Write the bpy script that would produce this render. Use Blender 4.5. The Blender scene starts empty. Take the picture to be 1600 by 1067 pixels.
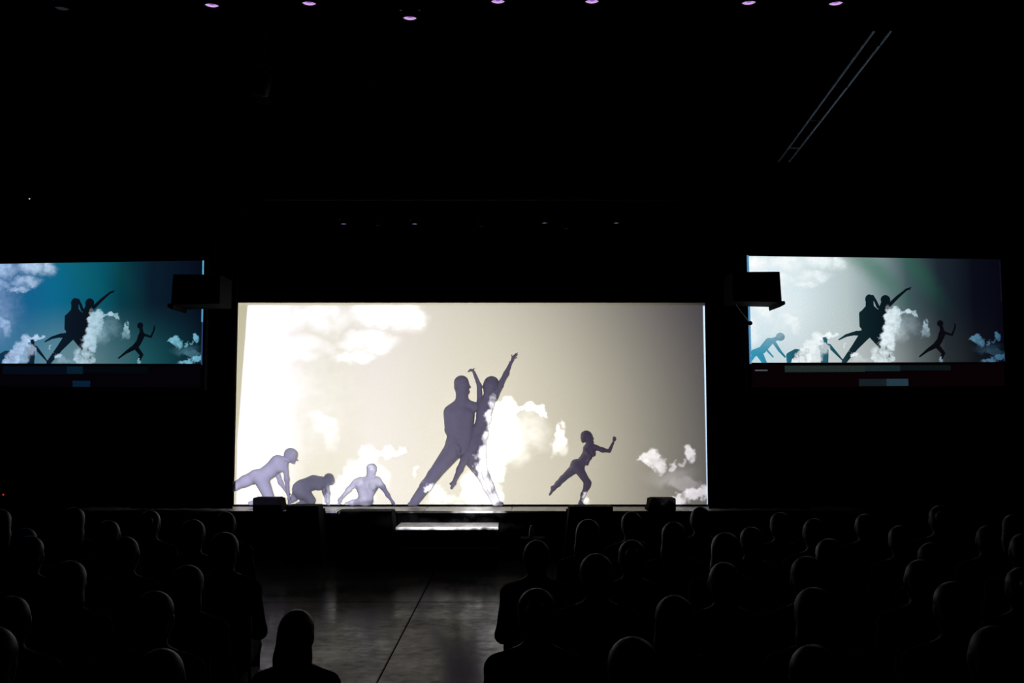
import bpy, bmesh, math, random
import numpy as np
from mathutils import Vector, Matrix

random.seed(7)
SC = bpy.context.scene
COL = SC.collection
PI = math.pi

# ------------------------------------------------------------------ camera
F = 1600.0                                   # focal length in pixels of the 1600 x 1067 frame
PITCH = math.atan(128 / 1600)
CAM = Vector((0, 0, 1.95))
cd = bpy.data.cameras.new('camera'); cd.sensor_width = 36; cd.lens = 36.0; cd.clip_end = 200
cam = bpy.data.objects.new('camera', cd); COL.objects.link(cam)
cam.location = CAM; cam.rotation_euler = (PI / 2 + PITCH, 0, 0)
SC.camera = cam

# ------------------------------------------------------------------ world, exposure
w = bpy.data.worlds.new('dark_hall'); SC.world = w; w.use_nodes = True
w.node_tree.nodes['Background'].inputs[0].default_value = (0, 0, 0, 1)
w.node_tree.nodes['Background'].inputs[1].default_value = 0
SC.view_settings.view_transform = 'Standard'; SC.view_settings.look = 'None'
SC.view_settings.exposure = 0.0; SC.view_settings.gamma = 1.0
SC.view_settings.use_curve_mapping = False

SC.cycles.max_bounces = 6; SC.cycles.diffuse_bounces = 2; SC.cycles.glossy_bounces = 3

# ------------------------------------------------------------------ photo <-> place
SCREEN_Y = 16.0
STAGE_Z = 0.67
ct, st = math.cos(PITCH), math.sin(PITCH)
def unproj(px, py, y):
    """point of the plane at distance y that shows at pixel (px, py)"""
    a = (px - 800) / F; b = (533.5 - py) / F
    d = Vector((a, ct - b * st, st + b * ct))
    return CAM + d * (y / d.y)
def lin(x0, x1):                             # y = a + b x through two (x, y) pairs
    b = (x1[1] - x0[1]) / (x1[0] - x0[0]); return x0[1] - b * x0[0], b

# ------------------------------------------------------------------ node helpers
class NT:
    def __init__(s, nt): s.nt = nt
    def n(s, t, **kw):
        o = s.nt.nodes.new(t)
        for k, v in kw.items(): setattr(o, k, v)
        return o
    def put(s, sock, v):
        if isinstance(v, bpy.types.NodeSocket): s.nt.links.new(v, sock)
        elif v is not None: sock.default_value = v
    def m(s, op, a, b=None, c=None, clamp=False):
        o = s.n('ShaderNodeMath', operation=op, use_clamp=clamp)
        for i, v in enumerate((a, b, c)):
            if v is not None: s.put(o.inputs[i], v)
        return o.outputs[0]
    def v(s, op, a, b=None):
        o = s.n('ShaderNodeVectorMath', operation=op)
        s.put(o.inputs[0], a)
        if b is not None: s.put(o.inputs[3 if op == 'SCALE' else 1], b)
        return o.outputs['Value' if op == 'LENGTH' else 'Vector']
    def xyz(s, x, y, z=0.0):
        o = s.n('ShaderNodeCombineXYZ')
        for i, q in enumerate((x, y, z)): s.put(o.inputs[i], q)
        return o.outputs[0]
    def sep(s, v):
        o = s.n('ShaderNodeSeparateXYZ'); s.put(o.inputs[0], v); return o.outputs
    def noise(s, vec, scale, detail=3, rough=0.5, color=False):
        o = s.n('ShaderNodeTexNoise'); s.put(o.inputs['Vector'], vec)
        o.inputs['Scale'].default_value = scale; o.inputs['Detail'].default_value = detail
        o.inputs['Roughness'].default_value = rough
        return o.outputs['Color' if color else 'Fac']
    def mr(s, v, a, b, c=0.0, d=1.0, smooth=True):
        o = s.n('ShaderNodeMapRange', interpolation_type='SMOOTHSTEP' if smooth else 'LINEAR')
        for i, q in enumerate((v, a, b, c, d)): s.put(o.inputs[i], q)
        return o.outputs[0]
    def ramp(s, fac, stops):
        o = s.n('ShaderNodeValToRGB'); s.put(o.inputs[0], fac)
        e = o.color_ramp.elements
        while len(e) < len(stops): e.new(0.5)
        for q, (p, c) in zip(e, stops): q.position = p; q.color = (*c, 1)
        return o.outputs[0]
    def mixc(s, fac, a, b, mode='MIX'):
        o = s.n('ShaderNodeMix', data_type='RGBA', blend_type=mode, clamp_result=False)
        s.put(o.inputs[0], fac); s.put(o.inputs[6], a); s.put(o.inputs[7], b)
        return o.outputs[2]

# ------------------------------------------------------------------ the projected cloud film
# coordinates: hundredths of a pixel of the main picture (x to the right, y downwards)
BLOBS = [
 # bank of cloud in the upper left
 (415,500,58,48,1),(495,492,70,40,1),(590,486,62,32,1),(640,494,32,30,1),(468,545,70,30,.9),(568,532,60,22,.85),
 (455,625,120,135,.42),(405,575,52,55,.95),(440,630,46,42,.85),(392,690,48,64,.7),(500,657,26,20,.7),(517,683,16,32,.6),(545,556,46,12,.85),
 # tower behind the third kneeling figure
 (575,716,13,20,.95),(562,742,24,26,1),(543,768,26,24,1),(607,712,26,7,.85),(588,752,18,22,.55),(526,782,20,12,.9),(572,770,20,20,.5),
 # the big central tower
 (780,640,17,17,1),(795,636,15,15,1),(770,661,17,17,1),(790,664,20,28,1),(775,692,21,27,1),(762,716,19,22,1),(781,726,15,28,.9),
 (753,722,13,16,1),(735,760,12,32,.9),(739,778,20,16,1),(764,764,14,34,.95),(755,745,12,26,.8),(768,780,16,14,1),(796,696,14,40,.6),
 (815,640,14,5,.85),(834,641,13,8.5,1),(850,646,8,7,.9),(878,679,9.5,15,.95),(872,696,15,13,.5),(828,674,42,38,.28),(808,686,26,48,.38),
 (694,781,34,9,.35),
 # cloud added below the edge of the cloth to light deck and steps
 (548,797,40,12,.9),(748,797,46,13,.9),(700,822,118,14,.62),
 # small clouds on the right
 (1017,713,14,14,.95),(1029,723,13,14,.85),(1007,719,8,5,.7),(1050,728,4.5,10,.85),(1077,711,11.5,15,.9),(1062,723,6,4,.4),
 (1070,758,26,16,.22),(1084,776,20,10,.85),(1046,783,27,6,.85),(1099,770,7,14,.8),(1050,745,50,20,.16),
 # wisps low in the middle
 (671,756,10,9,.95),(652,744,3,8,.7),(683,770,16,13,.3),(917,781,3.5,6,.7)]

def cloud_group():
    g = bpy.data.node_groups.new('cloud_film', 'ShaderNodeTree')
    g.interface.new_socket('Vector', in_out='INPUT', socket_type='NodeSocketVector')
    g.interface.new_socket('Cloud', in_out='OUTPUT', socket_type='NodeSocketFloat')
    t = NT(g)
    gi = t.n('NodeGroupInput'); go = t.n('NodeGroupOutput')
    p = gi.outputs[0]
    w1 = t.v('SCALE', t.v('SUBTRACT', t.noise(p, 2.6, 1, color=True), (.5, .5, .5)), 0.30)
    w2 = t.v('SCALE', t.v('SUBTRACT', t.noise(p, 9.0, 2, .6, color=True), (.5, .5, .5)), 0.20)
    q = t.v('ADD', p, t.v('ADD', w1, w2))
    acc = None
    for cx, cy, rx, ry, a in BLOBS:
        d = t.v('LENGTH', t.v('MULTIPLY', t.v('SUBTRACT', q, (cx / 100, cy / 100, 0)), (100 / rx, 100 / ry, 0)))
        hard = .62 if max(rx, ry) < 30 else .12
        v = t.mr(d, 1.12, hard, 0.0, a)
        acc = v if acc is None else t.m('MAXIMUM', acc, v)
    det = t.mr(t.m('ADD', t.m('MULTIPLY', t.noise(p, 5.5, 4, .62), .6), t.m('MULTIPLY', t.noise(p, 1.9, 2), .4)), .33, .64, .42, 1.15, smooth=False)
    t.put(go.inputs[0], t.m('MULTIPLY', acc, det))
    return g
CLOUD = cloud_group()
def cloud_at(t, vec):
    o = t.n('ShaderNodeGroup'); o.node_tree = CLOUD; t.put(o.inputs[0], vec); return o.outputs[0]

# ------------------------------------------------------------------ lights
# film projector at the rear of the hall, above the audience
PROJ = Vector((-0.35, -2.5, 2.75))
ld = bpy.data.lights.new('film_projector_light', 'SPOT')
ld.energy = 42000; ld.spot_size = math.radians(44); ld.spot_blend = 0.0; ld.shadow_soft_size = 0.01
ld.use_nodes = True
lo = bpy.data.objects.new('film_projector_light', ld); COL.objects.link(lo)
lo.location = PROJ; lo.rotation_euler = (PI / 2, 0, 0)          # looks straight at the stage, square to the screen
t = NT(ld.node_tree)
em = [n for n in ld.node_tree.nodes if n.type == 'EMISSION'][0]
nrm = t.sep(t.n('ShaderNodeTexCoord').outputs['Normal'])
D = SCREEN_Y - PROJ.y
iz = t.m('ABSOLUTE', nrm[2])
X = t.m('MULTIPLY_ADD', t.m('DIVIDE', nrm[0], iz), D, PROJ.x)
Z = t.m('MULTIPLY_ADD', t.m('DIVIDE', nrm[1], iz), D, PROJ.z)
a_, b_ = lin(*[(unproj(x, 640, SCREEN_Y).x, x / 100) for x in (400, 1100)])
c_, d_ = lin(*[(unproj(736, y, SCREEN_Y).z, y / 100) for y in (480, 785)])
fx = t.m('MULTIPLY_ADD', X, b_, a_); fy = t.m('MULTIPLY_ADD', Z, d_, c_)
cl = cloud_at(t, t.xyz(fx, fy))
sky = t.ramp(t.mr(fx, 3.7, 11.05, smooth=False),
             [(0, (.42, .41, .60)), (.09, (.32, .31, .46)), (.15, (.10, .10, .15)), (.20, (.10, .10, .15)), (.29, (.16, .155, .26)), (.48, (.088, .080, .125)), (.62, (.058, .050, .085)), (.76, (.036, .029, .052)), (1, (.03, .026, .04))])
ccol = t.ramp(t.mr(fx, 3.7, 11.05, smooth=False), [(0, (.22, .23, .30)), (.2, (.27, .28, .36)), (.34, (.5, .5, .52)), (.43, (1, 1, 1)), (.6, (1, 1, 1)), (.72, (.55, .53, .54)), (1, (.42, .40, .44))])
sky = t.mixc(t.mr(fy, 7.90, 7.93), sky, (0, 0, 0, 1))
img = t.mixc(1.0, sky, t.mixc(1.0, ccol, t.xyz(*[t.m('MULTIPLY', cl, 1.5)] * 3), 'MULTIPLY'), 'ADD')
# frame of the film picture: its left side and top stop short of the cloth; a bright seam runs down its right side
left_edge = t.mr(fy, 4.74, 6.9, 3.83, 3.715, smooth=False)
mask = t.m('MULTIPLY', t.mr(t.m('SUBTRACT', fx, left_edge), 0, .015), t.mr(fx, 11.055, 11.035))
mask = t.m('MULTIPLY', mask, t.m('MULTIPLY', t.mr(fy, 4.755, 4.77), t.mr(fy, 8.34, 8.30)))
seam = t.m('MULTIPLY', t.mr(fx, t.mr(fy, 4.78, 7.9, 11.005, 11.022, smooth=False), t.mr(fy, 4.78, 7.9, 11.012, 11.03, smooth=False)), t.m('MULTIPLY', t.mr(fy, 4.77, 4.79), t.mr(fy, 7.92, 7.90)))
img = t.mixc(seam, img, (.55, .75, 1.0, 1))
img = t.mixc(mask, (0, 0, 0, 1), img)
t.put(em.inputs[0], img)

# white theatre lamp behind the cloth: its light comes through the screen
bl = bpy.data.lights.new('shadow_theatre_lamp', 'SPOT'); bl.energy = 3100; bl.color = (1.0, .94, .665); bl.spot_size = 1.641; bl.spot_blend = .759; bl.shadow_soft_size = .12
blo = bpy.data.objects.new('shadow_theatre_lamp', bl); COL.objects.link(blo)
blo.location = (-2.086, SCREEN_Y + 7.0, 1.147); blo.rotation_euler = (Vector((-2.6515, SCREEN_Y, 1.156)) - blo.location).to_track_quat('-Z', 'Y').to_euler()

# ------------------------------------------------------------------ materials
MATS = {}
def mat(name, col, rough=.6, metal=0.0, spec=.5, vary=.25, vscale=6.0):
    if name in MATS: return MATS[name]
    m = bpy.data.materials.new(name); m.use_nodes = True
    t = NT(m.node_tree); b = m.node_tree.nodes['Principled BSDF']
    n = t.noise(t.n('ShaderNodeTexCoord').outputs['Object'], vscale, 4)
    lo_ = tuple(c * (1 - vary) for c in col); hi = tuple(min(1, c * (1 + vary)) for c in col)
    t.put(b.inputs['Base Color'], t.ramp(n, [(.3, lo_), (.7, hi)]))
    b.inputs['Roughness'].default_value = rough; b.inputs['Metallic'].default_value = metal
    b.inputs['Specular IOR Level'].default_value = spec
    MATS[name] = m; return m
def emit(name, col, strength):
    m = bpy.data.materials.new(name); m.use_nodes = True; nt = m.node_tree; nt.nodes.clear(); t = NT(nt)
    e = t.n('ShaderNodeEmission'); o = t.n('ShaderNodeOutputMaterial')
    n = t.noise(t.n('ShaderNodeTexCoord').outputs['Object'], 30, 2)
    t.put(e.inputs[0], t.ramp(n, [(.3, tuple(c * .8 for c in col)), (.7, col)])); e.inputs[1].default_value = strength
    nt.links.new(e.outputs[0], o.inputs[0]); return m

M_BLACK = mat('black_paint', (.006, .006, .007), .8, spec=.1)
M_DRAPE = mat('black_velvet', (.004, .004, .005), .95, spec=.02)
M_BOX = mat('black_speaker_paint', (.0025, .0025, .003), .8, spec=.03)
M_GRILL = mat('black_grille', (.003, .003, .003), .9, spec=.05)
M_STEEL = mat('dull_steel', (.06, .06, .065), .5, .6)
M_ALU = mat('blue_tinted_aluminium', (.13, .18, .26), .4, .9)  # blue of the side screen's light mixed into the metal colour
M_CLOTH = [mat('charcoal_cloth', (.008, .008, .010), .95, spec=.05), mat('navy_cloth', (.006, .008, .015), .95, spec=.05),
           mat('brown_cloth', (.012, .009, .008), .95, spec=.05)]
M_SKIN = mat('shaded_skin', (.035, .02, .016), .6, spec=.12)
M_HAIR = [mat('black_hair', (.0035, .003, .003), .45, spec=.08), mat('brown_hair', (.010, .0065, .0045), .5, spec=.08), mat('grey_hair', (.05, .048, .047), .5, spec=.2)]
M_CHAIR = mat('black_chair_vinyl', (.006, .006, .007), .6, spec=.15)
M_DANCER = mat('shadow_grey_body', (.40, .39, .405), .9, spec=.05, vary=.05)  # grey close to the cloth's, so bodies read as shadows on it
M_DHAIR = mat('shadow_grey_hair', (.36, .35, .37), .9, spec=.05, vary=.08)  # hair in nearly the same shadow grey, to keep the figures flat

def floor_mat():
    """dark sealed concrete: a near-black body under a thin worn polish"""
    m = bpy.data.materials.new('polished_concrete'); m.use_nodes = True; nt = m.node_tree; nt.nodes.clear(); t = NT(nt)
    o = t.n('ShaderNodeOutputMaterial'); a = t.n('ShaderNodeAddShader'); d = t.n('ShaderNodeBsdfDiffuse'); g = t.n('ShaderNodeBsdfGlossy')
    c = t.n('ShaderNodeTexCoord').outputs['Object']
    n = t.noise(c, 1.2, 6, .65); f = t.noise(c, 9, 5, .6)
    mix = t.m('ADD', t.m('MULTIPLY', n, .6), t.m('MULTIPLY', f, .4))
    t.put(d.inputs[0], t.ramp(n, [(.3, (.003, .003, .003)), (.7, (.006, .006, .006))]))
    t.put(g.inputs['Color'], t.ramp(mix, [(.36, (.095, .093, .093)), (.5, (.062, .061, .061)), (.64, (.034, .033, .033))]))
    t.put(g.inputs['Roughness'], t.mr(mix, .35, .65, .11, .22))
    bp = t.n('ShaderNodeBump'); bp.inputs['Strength'].default_value = .12; bp.inputs['Distance'].default_value = .004
    t.put(bp.inputs['Height'], f); nt.links.new(bp.outputs[0], g.inputs['Normal'])
    nt.links.new(d.outputs[0], a.inputs[0]); nt.links.new(g.outputs[0], a.inputs[1]); nt.links.new(a.outputs[0], o.inputs[0])
    return m
M_FLOOR = floor_mat()
def stage_mat():
    m = bpy.data.materials.new('stage_vinyl'); m.use_nodes = True
    t = NT(m.node_tree); b = m.node_tree.nodes['Principled BSDF']
    n = t.noise(t.n('ShaderNodeTexCoord').outputs['Object'], 5, 4)
    t.put(b.inputs['Base Color'], t.ramp(n, [(.3, (.36, .35, .36)), (.7, (.46, .45, .46))]))
    t.put(b.inputs['Roughness'], t.mr(n, .3, .7, .30, .45)); return m
M_STAGE = stage_mat()

def screen_mat():
    """thin rear-lit cloth: what falls on its back shines through, what falls on its face is thrown back"""
    m = bpy.data.materials.new('projection_cloth'); m.use_nodes = True; nt = m.node_tree; nt.nodes.clear(); t = NT(nt)
    o = t.n('ShaderNodeOutputMaterial'); a = t.n('ShaderNodeAddShader')
    d = t.n('ShaderNodeBsdfDiffuse'); r = t.n('ShaderNodeBsdfTranslucent')
    n = t.noise(t.n('ShaderNodeTexCoord').outputs['Object'], 60, 3)
    t.put(d.inputs[0], t.ramp(n, [(.3, (.39, .39, .39)), (.7, (.41, .41, .41))]))
    t.put(r.inputs[0], t.ramp(n, [(.3, (.44, .44, .44)), (.7, (.46, .46, .46))]))
    nt.links.new(d.outputs[0], a.inputs[0]); nt.links.new(r.outputs[0], a.inputs[1]); nt.links.new(a.outputs[0], o.inputs[0])
    return m

# ------------------------------------------------------------------ object helpers
def link(name, me, m=None, parent=None):
    o = bpy.data.objects.new(name, me); COL.objects.link(o)
    if m is not None:
        me.materials.clear()
        for q in (m if isinstance(m, (list, tuple)) else [m]): me.materials.append(q)
    if parent is not None: o.parent = parent
    return o
def tag(o, label=None, cat=None, group=None, kind=None):
    if label: o['label'] = label
    if cat: o['category'] = cat
    if group: o['group'] = group
    if kind: o['kind'] = kind
    return o
def empty(name, loc=(0, 0, 0), rz=0.0):
    o = bpy.data.objects.new(name, None); COL.objects.link(o); o.location = loc; o.rotation_euler = (0, 0, rz); o.empty_display_size = .1
    return o
class MB:
    """collects simple solids; build() links them as one mesh"""
    def __init__(s): s.v = []; s.f = []
    def raw(s, v, f):
        n = len(s.v); s.v += [tuple(q) for q in v]; s.f += [tuple(i + n for i in q) for q in f]; return s
    def box(s, c, d, rot=None):
        x, y, z = d[0] / 2, d[1] / 2, d[2] / 2
        p = [Vector(q) for q in ((-x,-y,-z),(x,-y,-z),(x,y,-z),(-x,y,-z),(-x,-y,z),(x,-y,z),(x,y,z),(-x,y,z))]
        if rot is not None: p = [rot @ q for q in p]
        return s.raw([q + Vector(c) for q in p], [(0,3,2,1),(4,5,6,7),(0,1,5,4),(1,2,6,5),(2,3,7,6),(3,0,4,7)])
    def hexa(s, p):                                # eight corners: bottom ring then top ring
        return s.raw(p, [(0,3,2,1),(4,5,6,7),(0,1,5,4),(1,2,6,5),(2,3,7,6),(3,0,4,7)])
    def tube(s, pts, r, n=8, cap=True):
        pts = [Vector(p) for p in pts]; rs = r if isinstance(r, (list, tuple)) else [r] * len(pts)
        rings = []
        for i, p in enumerate(pts):
            d = (pts[min(i + 1, len(pts) - 1)] - pts[max(i - 1, 0)]).normalized()
            u = d.cross(Vector((0, 0, 1)) if abs(d.z) < .9 else Vector((1, 0, 0))).normalized(); v = d.cross(u)
            rings.append([p + (u * math.cos(2*PI*k/n) + v * math.sin(2*PI*k/n)) * rs[i] for k in range(n)])
        vs = [q for rg in rings for q in rg]; fs = []
        for i in range(len(pts) - 1):
            for k in range(n): fs.append((i*n+k, i*n+(k+1) % n, (i+1)*n+(k+1) % n, (i+1)*n+k))
        if cap: fs += [tuple(range(n))[::-1], tuple(range((len(pts)-1)*n, len(pts)*n))]
        return s.raw(vs, fs)
    def lathe(s, prof, n=20, M=None):              # (radius, z) pairs about z
        vs = [Vector((r*math.cos(2*PI*k/n), r*math.sin(2*PI*k/n), z)) for r, z in prof for k in range(n)]
        if M is not None: vs = [M @ q for q in vs]
        fs = [(i*n+k, i*n+(k+1) % n, (i+1)*n+(k+1) % n, (i+1)*n+k) for i in range(len(prof)-1) for k in range(n)]
        return s.raw(vs, fs)
    def mesh(s, name, smooth=False, bevel=0.0):
        me = bpy.data.meshes.new(name); me.from_pydata(s.v, [], s.f); me.validate()
        bm = bmesh.new(); bm.from_mesh(me)
        if bevel: bmesh.ops.bevel(bm, geom=bm.edges[:], offset=bevel, segments=2, affect='EDGES', clamp_overlap=True)
        bmesh.ops.recalc_face_normals(bm, faces=bm.faces[:]); bm.to_mesh(me); bm.free()
        if smooth:
            for p in me.polygons: p.use_smooth = True
        return me
    def build(s, name, m, parent=None, smooth=False, bevel=0.0):
        return link(name, s.mesh(name, smooth, bevel), m, parent)
def copy_tree(o, parent=None):
    c = o.copy(); COL.objects.link(c); c.parent = parent
    for ch in list(o.children): copy_tree(ch, c)
    return c

# ------------------------------------------------------------------ bodies: blended limbs polygonised to one skin
def body_mesh(name, prims, res, k=.03):
    """prims: ('c', p0, p1, r0, r1[, k]) tapered limb, ('e', centre, radii[, k]) ellipsoid, ('-', centre, radii) dent"""
    lo_ = np.array([1e9] * 3); hi = -lo_
    for p in prims:
        pts = [(p[1], p[3]), (p[2], p[4])] if p[0] == 'c' else [(p[1], max(p[2]))]
        for q, r in pts: lo_ = np.minimum(lo_, np.array(q) - r); hi = np.maximum(hi, np.array(q) + r)
    lo_ = lo_ - 3 * res; hi = hi + 3 * res
    n = np.ceil((hi - lo_) / res).astype(int) + 1
    ax = [lo_[i] + res * np.arange(n[i]) for i in range(3)]
    f = np.full(n, 1.0, np.float32)
    for p in prims:
        if p[0] == 'c':
            A, B, r0, r1 = np.array(p[1], float), np.array(p[2], float), p[3], p[4]; kk = p[5] if len(p) > 5 else k
            l, h = np.minimum(A - r0, B - r1), np.maximum(A + r0, B + r1)
        else:
            A, R = np.array(p[1], float), np.array(p[2], float); kk = p[3] if len(p) > 3 else k; l, h = A - R, A + R
        m = kk + 3 * res
        s = [slice(max(0, int((l[i] - m - lo_[i]) / res)), min(n[i], int((h[i] + m - lo_[i]) / res) + 2)) for i in range(3)]
        X, Y, Z = np.meshgrid(ax[0][s[0]], ax[1][s[1]], ax[2][s[2]], indexing='ij', sparse=True)
        if p[0] == 'c':
            d = B - A; L2 = max(d @ d, 1e-9)
            tt = np.clip(((X - A[0]) * d[0] + (Y - A[1]) * d[1] + (Z - A[2]) * d[2]) / L2, 0, 1)
            g = np.sqrt((X - A[0] - tt*d[0])**2 + (Y - A[1] - tt*d[1])**2 + (Z - A[2] - tt*d[2])**2) - (r0 + (r1 - r0) * tt)
        else:
            q = np.sqrt(((X - A[0])/R[0])**2 + ((Y - A[1])/R[1])**2 + ((Z - A[2])/R[2])**2)
            g = (q - 1) * R.min()
        a = f[s[0], s[1], s[2]]
        if p[0] == '-': f[s[0], s[1], s[2]] = np.maximum(a, -g)
        else:
            hh = np.maximum(kk - np.abs(a - g), 0) / kk
            f[s[0], s[1], s[2]] = np.minimum(a, g) - hh * hh * kk * .25
    # surface nets
    ins = f < 0
    c = np.zeros(n - 1, np.int8); cs = [(i, j, l) for i in (0, 1) for j in (0, 1) for l in (0, 1)]
    sub = lambda a, o: a[o[0]:n[0]-1+o[0], o[1]:n[1]-1+o[1], o[2]:n[2]-1+o[2]]
    for o in cs: c += sub(ins, o)
    act = (c > 0) & (c < 8); idx = np.full(n - 1, -1); idx[act] = np.arange(act.sum())
    pos = np.zeros((act.sum(), 3)); cnt = np.zeros(act.sum())
    for o in cs:
        for x in range(3):
            if o[x] == 1: continue
            o2 = list(o); o2[x] = 1
            fa, fb = sub(f, o)[act], sub(f, o2)[act]; cr = (fa < 0) != (fb < 0)
            tt = np.where(cr, fa / np.where(cr, fa - fb, 1), 0)
            e = np.array(o, float)[None] + tt[:, None] * np.eye(3)[x][None]
            pos[cr] += e[cr]; cnt[cr] += 1
    pos = (pos / cnt[:, None] + np.argwhere(act)) * res + lo_
    quads = []
    for x in range(3):
        y, z = (x + 1) % 3, (x + 2) % 3
        a = [slice(1, n[i]-1) for i in range(3)]; b = list(a); a[x] = slice(0, n[x]-1); b[x] = slice(1, n[x])
        ch = ins[tuple(a)] != ins[tuple(b)]; w0 = np.argwhere(ch)
        fl = ins[tuple(a)][ch]
        w0 = w0 + np.array([0 if i == x else 1 for i in range(3)])
        def g(dy, dz):
            u = w0.copy(); u[:, y] -= dy; u[:, z] -= dz; return idx[u[:, 0], u[:, 1], u[:, 2]]
        q = np.stack([g(1, 1), g(0, 1), g(0, 0), g(1, 0)], 1); q[~fl] = q[~fl][:, ::-1]; quads.append(q)
    quads = np.concatenate(quads)
    me = bpy.data.meshes.new(name)
    me.from_pydata(pos.tolist(), [], quads.tolist())
    for p in me.polygons: p.use_smooth = True
    return me

# ================================================================== THE SETTING
RX0, RX1, RY0, RY1, RZ = -9.6, 9.6, -4.5, 24.0, 9.0
WALL_Y = SCREEN_Y + .03
# floor: a sunk bed and the concrete slabs cast on it, with open joints between them
MB().box((0, (RY0 + RY1)/2, -.12), (RX1 - RX0, RY1 - RY0, .1)).build('floor', mat('joint_filler', (.004, .004, .004), .9))
fl = bpy.data.objects['floor']; tag(fl, 'dark polished concrete floor of the hall', kind='structure')
xs = [RX0, -5.0, -1.02, 2.96, 6.9, RX1]; ys = [RY0, -.4, 3.6, 7.6 - .9, 11.4, 15.4, 19.6, RY1]
for i in range(5):
    for j in range(7):
        x0, x1, y0, y1 = xs[i] + .006, xs[i+1] - .006, ys[j] + .006, ys[j+1] - .006
        MB().box(((x0 + x1)/2, (y0 + y1)/2, -.035), (x1 - x0, y1 - y0, .07)).build('slab', M_FLOOR, fl, bevel=.004)
tag(MB().box((0, (RY0 + RY1)/2, RZ + .05), (RX1 - RX0, RY1 - RY0, .1)).build('ceiling', M_BLACK), 'black ceiling lost in the dark', kind='structure')
tag(MB().box((RX0 - .05, (RY0 + RY1)/2, RZ/2), (.1, RY1 - RY0, RZ)).build('wall_left', M_BLACK), 'black side wall of the hall', kind='structure')
tag(MB().box((RX1 + .05, (RY0 + RY1)/2, RZ/2), (.1, RY1 - RY0, RZ)).build('wall_right', M_BLACK), 'black side wall of the hall', kind='structure')
tag(MB().box((0, RY0 - .05, RZ/2), (RX1 - RX0, .1, RZ)).build('wall_rear', M_BLACK), 'black rear wall of the hall', kind='structure')
tag(MB().box((0, RY1 + .05, RZ/2), (RX1 - RX0, .1, RZ)).build('wall_backstage', M_BLACK), 'black wall behind the stage', kind='structure')
# stage wall with the opening that the main screen closes
TLc, TRc = unproj(372, 473, SCREEN_Y), unproj(1102, 473, SCREEN_Y)
BLc, BRc = unproj(365.5, 788, SCREEN_Y), unproj(1105, 788, SCREEN_Y)
sx0, sx1, sz0, sz1 = (TLc.x + BLc.x)/2, (TRc.x + BRc.x)/2, BLc.z, TLc.z
wl = MB(); d = .12; yc = WALL_Y + d/2
wl.box(((RX0 + sx0)/2, yc, RZ/2), (sx0 - RX0, d, RZ)).box(((RX1 + sx1)/2, yc, RZ/2), (RX1 - sx1, d, RZ))
wl.box(((sx0 + sx1)/2, yc, (sz1 + RZ)/2), (sx1 - sx0, d, RZ - sz1)).box(((sx0 + sx1)/2, yc, sz0/2), (sx1 - sx0, d, sz0))
tag(wl.build('wall_stage', M_DRAPE), 'black masked wall around the three screens', kind='structure')
# stage platform: deck boards over a black riser
EDGE_Y = 15.17
stg = tag(MB().box((0, (EDGE_Y + .02 + WALL_Y)/2, (STAGE_Z - .03)/2), (13.0, WALL_Y - EDGE_Y - .02, STAGE_Z - .03)).build('stage', M_DRAPE),
    'low stage platform with a grey deck below the main screen', 'stage')
for i in range(9):
    x0 = -5.85 + i * 1.3
    MB().box((x0, (EDGE_Y + SCREEN_Y - .02)/2, STAGE_Z - .015), (1.294, SCREEN_Y - .02 - EDGE_Y, .03)).build('deck_panel', M_STAGE, stg, bevel=.003)

# ================================================================== MAIN SCREEN
scr = MB().raw([(sx0, SCREEN_Y, sz0), (sx1, SCREEN_Y, sz0), (sx1, SCREEN_Y, sz1), (sx0, SCREEN_Y, sz1)], [(0, 1, 2, 3)]).build('projection_screen', screen_mat())
tag(scr, 'wide cream main screen with clouds projected above the stage', 'screen')
fb = MB(); e = .05
fb.box(((sx0 + sx1)/2, SCREEN_Y + .01, sz1 + e/2), (sx1 - sx0 + 2*e, .03, e)).box((sx0 - e/2, SCREEN_Y + .01, (sz0 + sz1)/2), (e, .03, sz1 - sz0))
fb.box((sx1 + e/2, SCREEN_Y + .01, (sz0 + sz1)/2), (e, .03, sz1 - sz0))
fb.build('screen_frame', M_DRAPE, scr)
MB().box(((sx0 + sx1)/2, SCREEN_Y - .005, (sz0 + STAGE_Z)/2), (sx1 - sx0 + .1, .02, max(.012, sz0 - STAGE_Z))).build('bottom_bar', M_DRAPE, scr)

# black masking curtains at both sides of the screen, hung in folds
def curtain(label, x0, x1, y):
    n = int(abs(x1 - x0) / .035); v = []; f = []
    for i in range(n + 1):
        x = x0 + (x1 - x0) * i / n; yy = y + (.035 * math.sin(i * .72) * min(1, i / 6))
        for z in (.012 + STAGE_Z, 5.2): v += [(x, yy, z), (x, yy + .02, z)]
    for i in range(n):
        a, b = 4*i, 4*i + 4
        f += [(a, b, b+2, a+2), (a+1, a+3, b+3, b+1), (a, a+1, b+1, b), (a+2, b+2, b+3, a+3)]
    f += [(0, 2, 3, 1), (4*n, 4*n+1, 4*n+3, 4*n+2)]
    o = tag(MB().raw(v, f).build('stage_curtain', M_DRAPE, smooth=False), label, 'curtain', 'masking curtains beside the main screen')
    MB().tube([(min(x0, x1) - .1, y, 5.22), (max(x0, x1) + .1, y, 5.22)], .02, 8).build('curtain_rail', M_DRAPE, o)
    for x in (x0, x1): MB().tube([(x, y, 5.22), (x, WALL_Y, 5.22)], .015, 6).build('rail_bracket', M_DRAPE, o)
CY = 15.42
curtain('black masking curtain at the dark edge beside the lavender lunging silhouette', unproj(366, 640, CY).x, unproj(366, 640, CY).x - 1.5, CY)
curtain('black masking curtain along the bright blue seam of the main screen', unproj(1105.5, 640, CY).x, unproj(1105.5, 640, CY).x + 1.5, CY)

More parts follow.
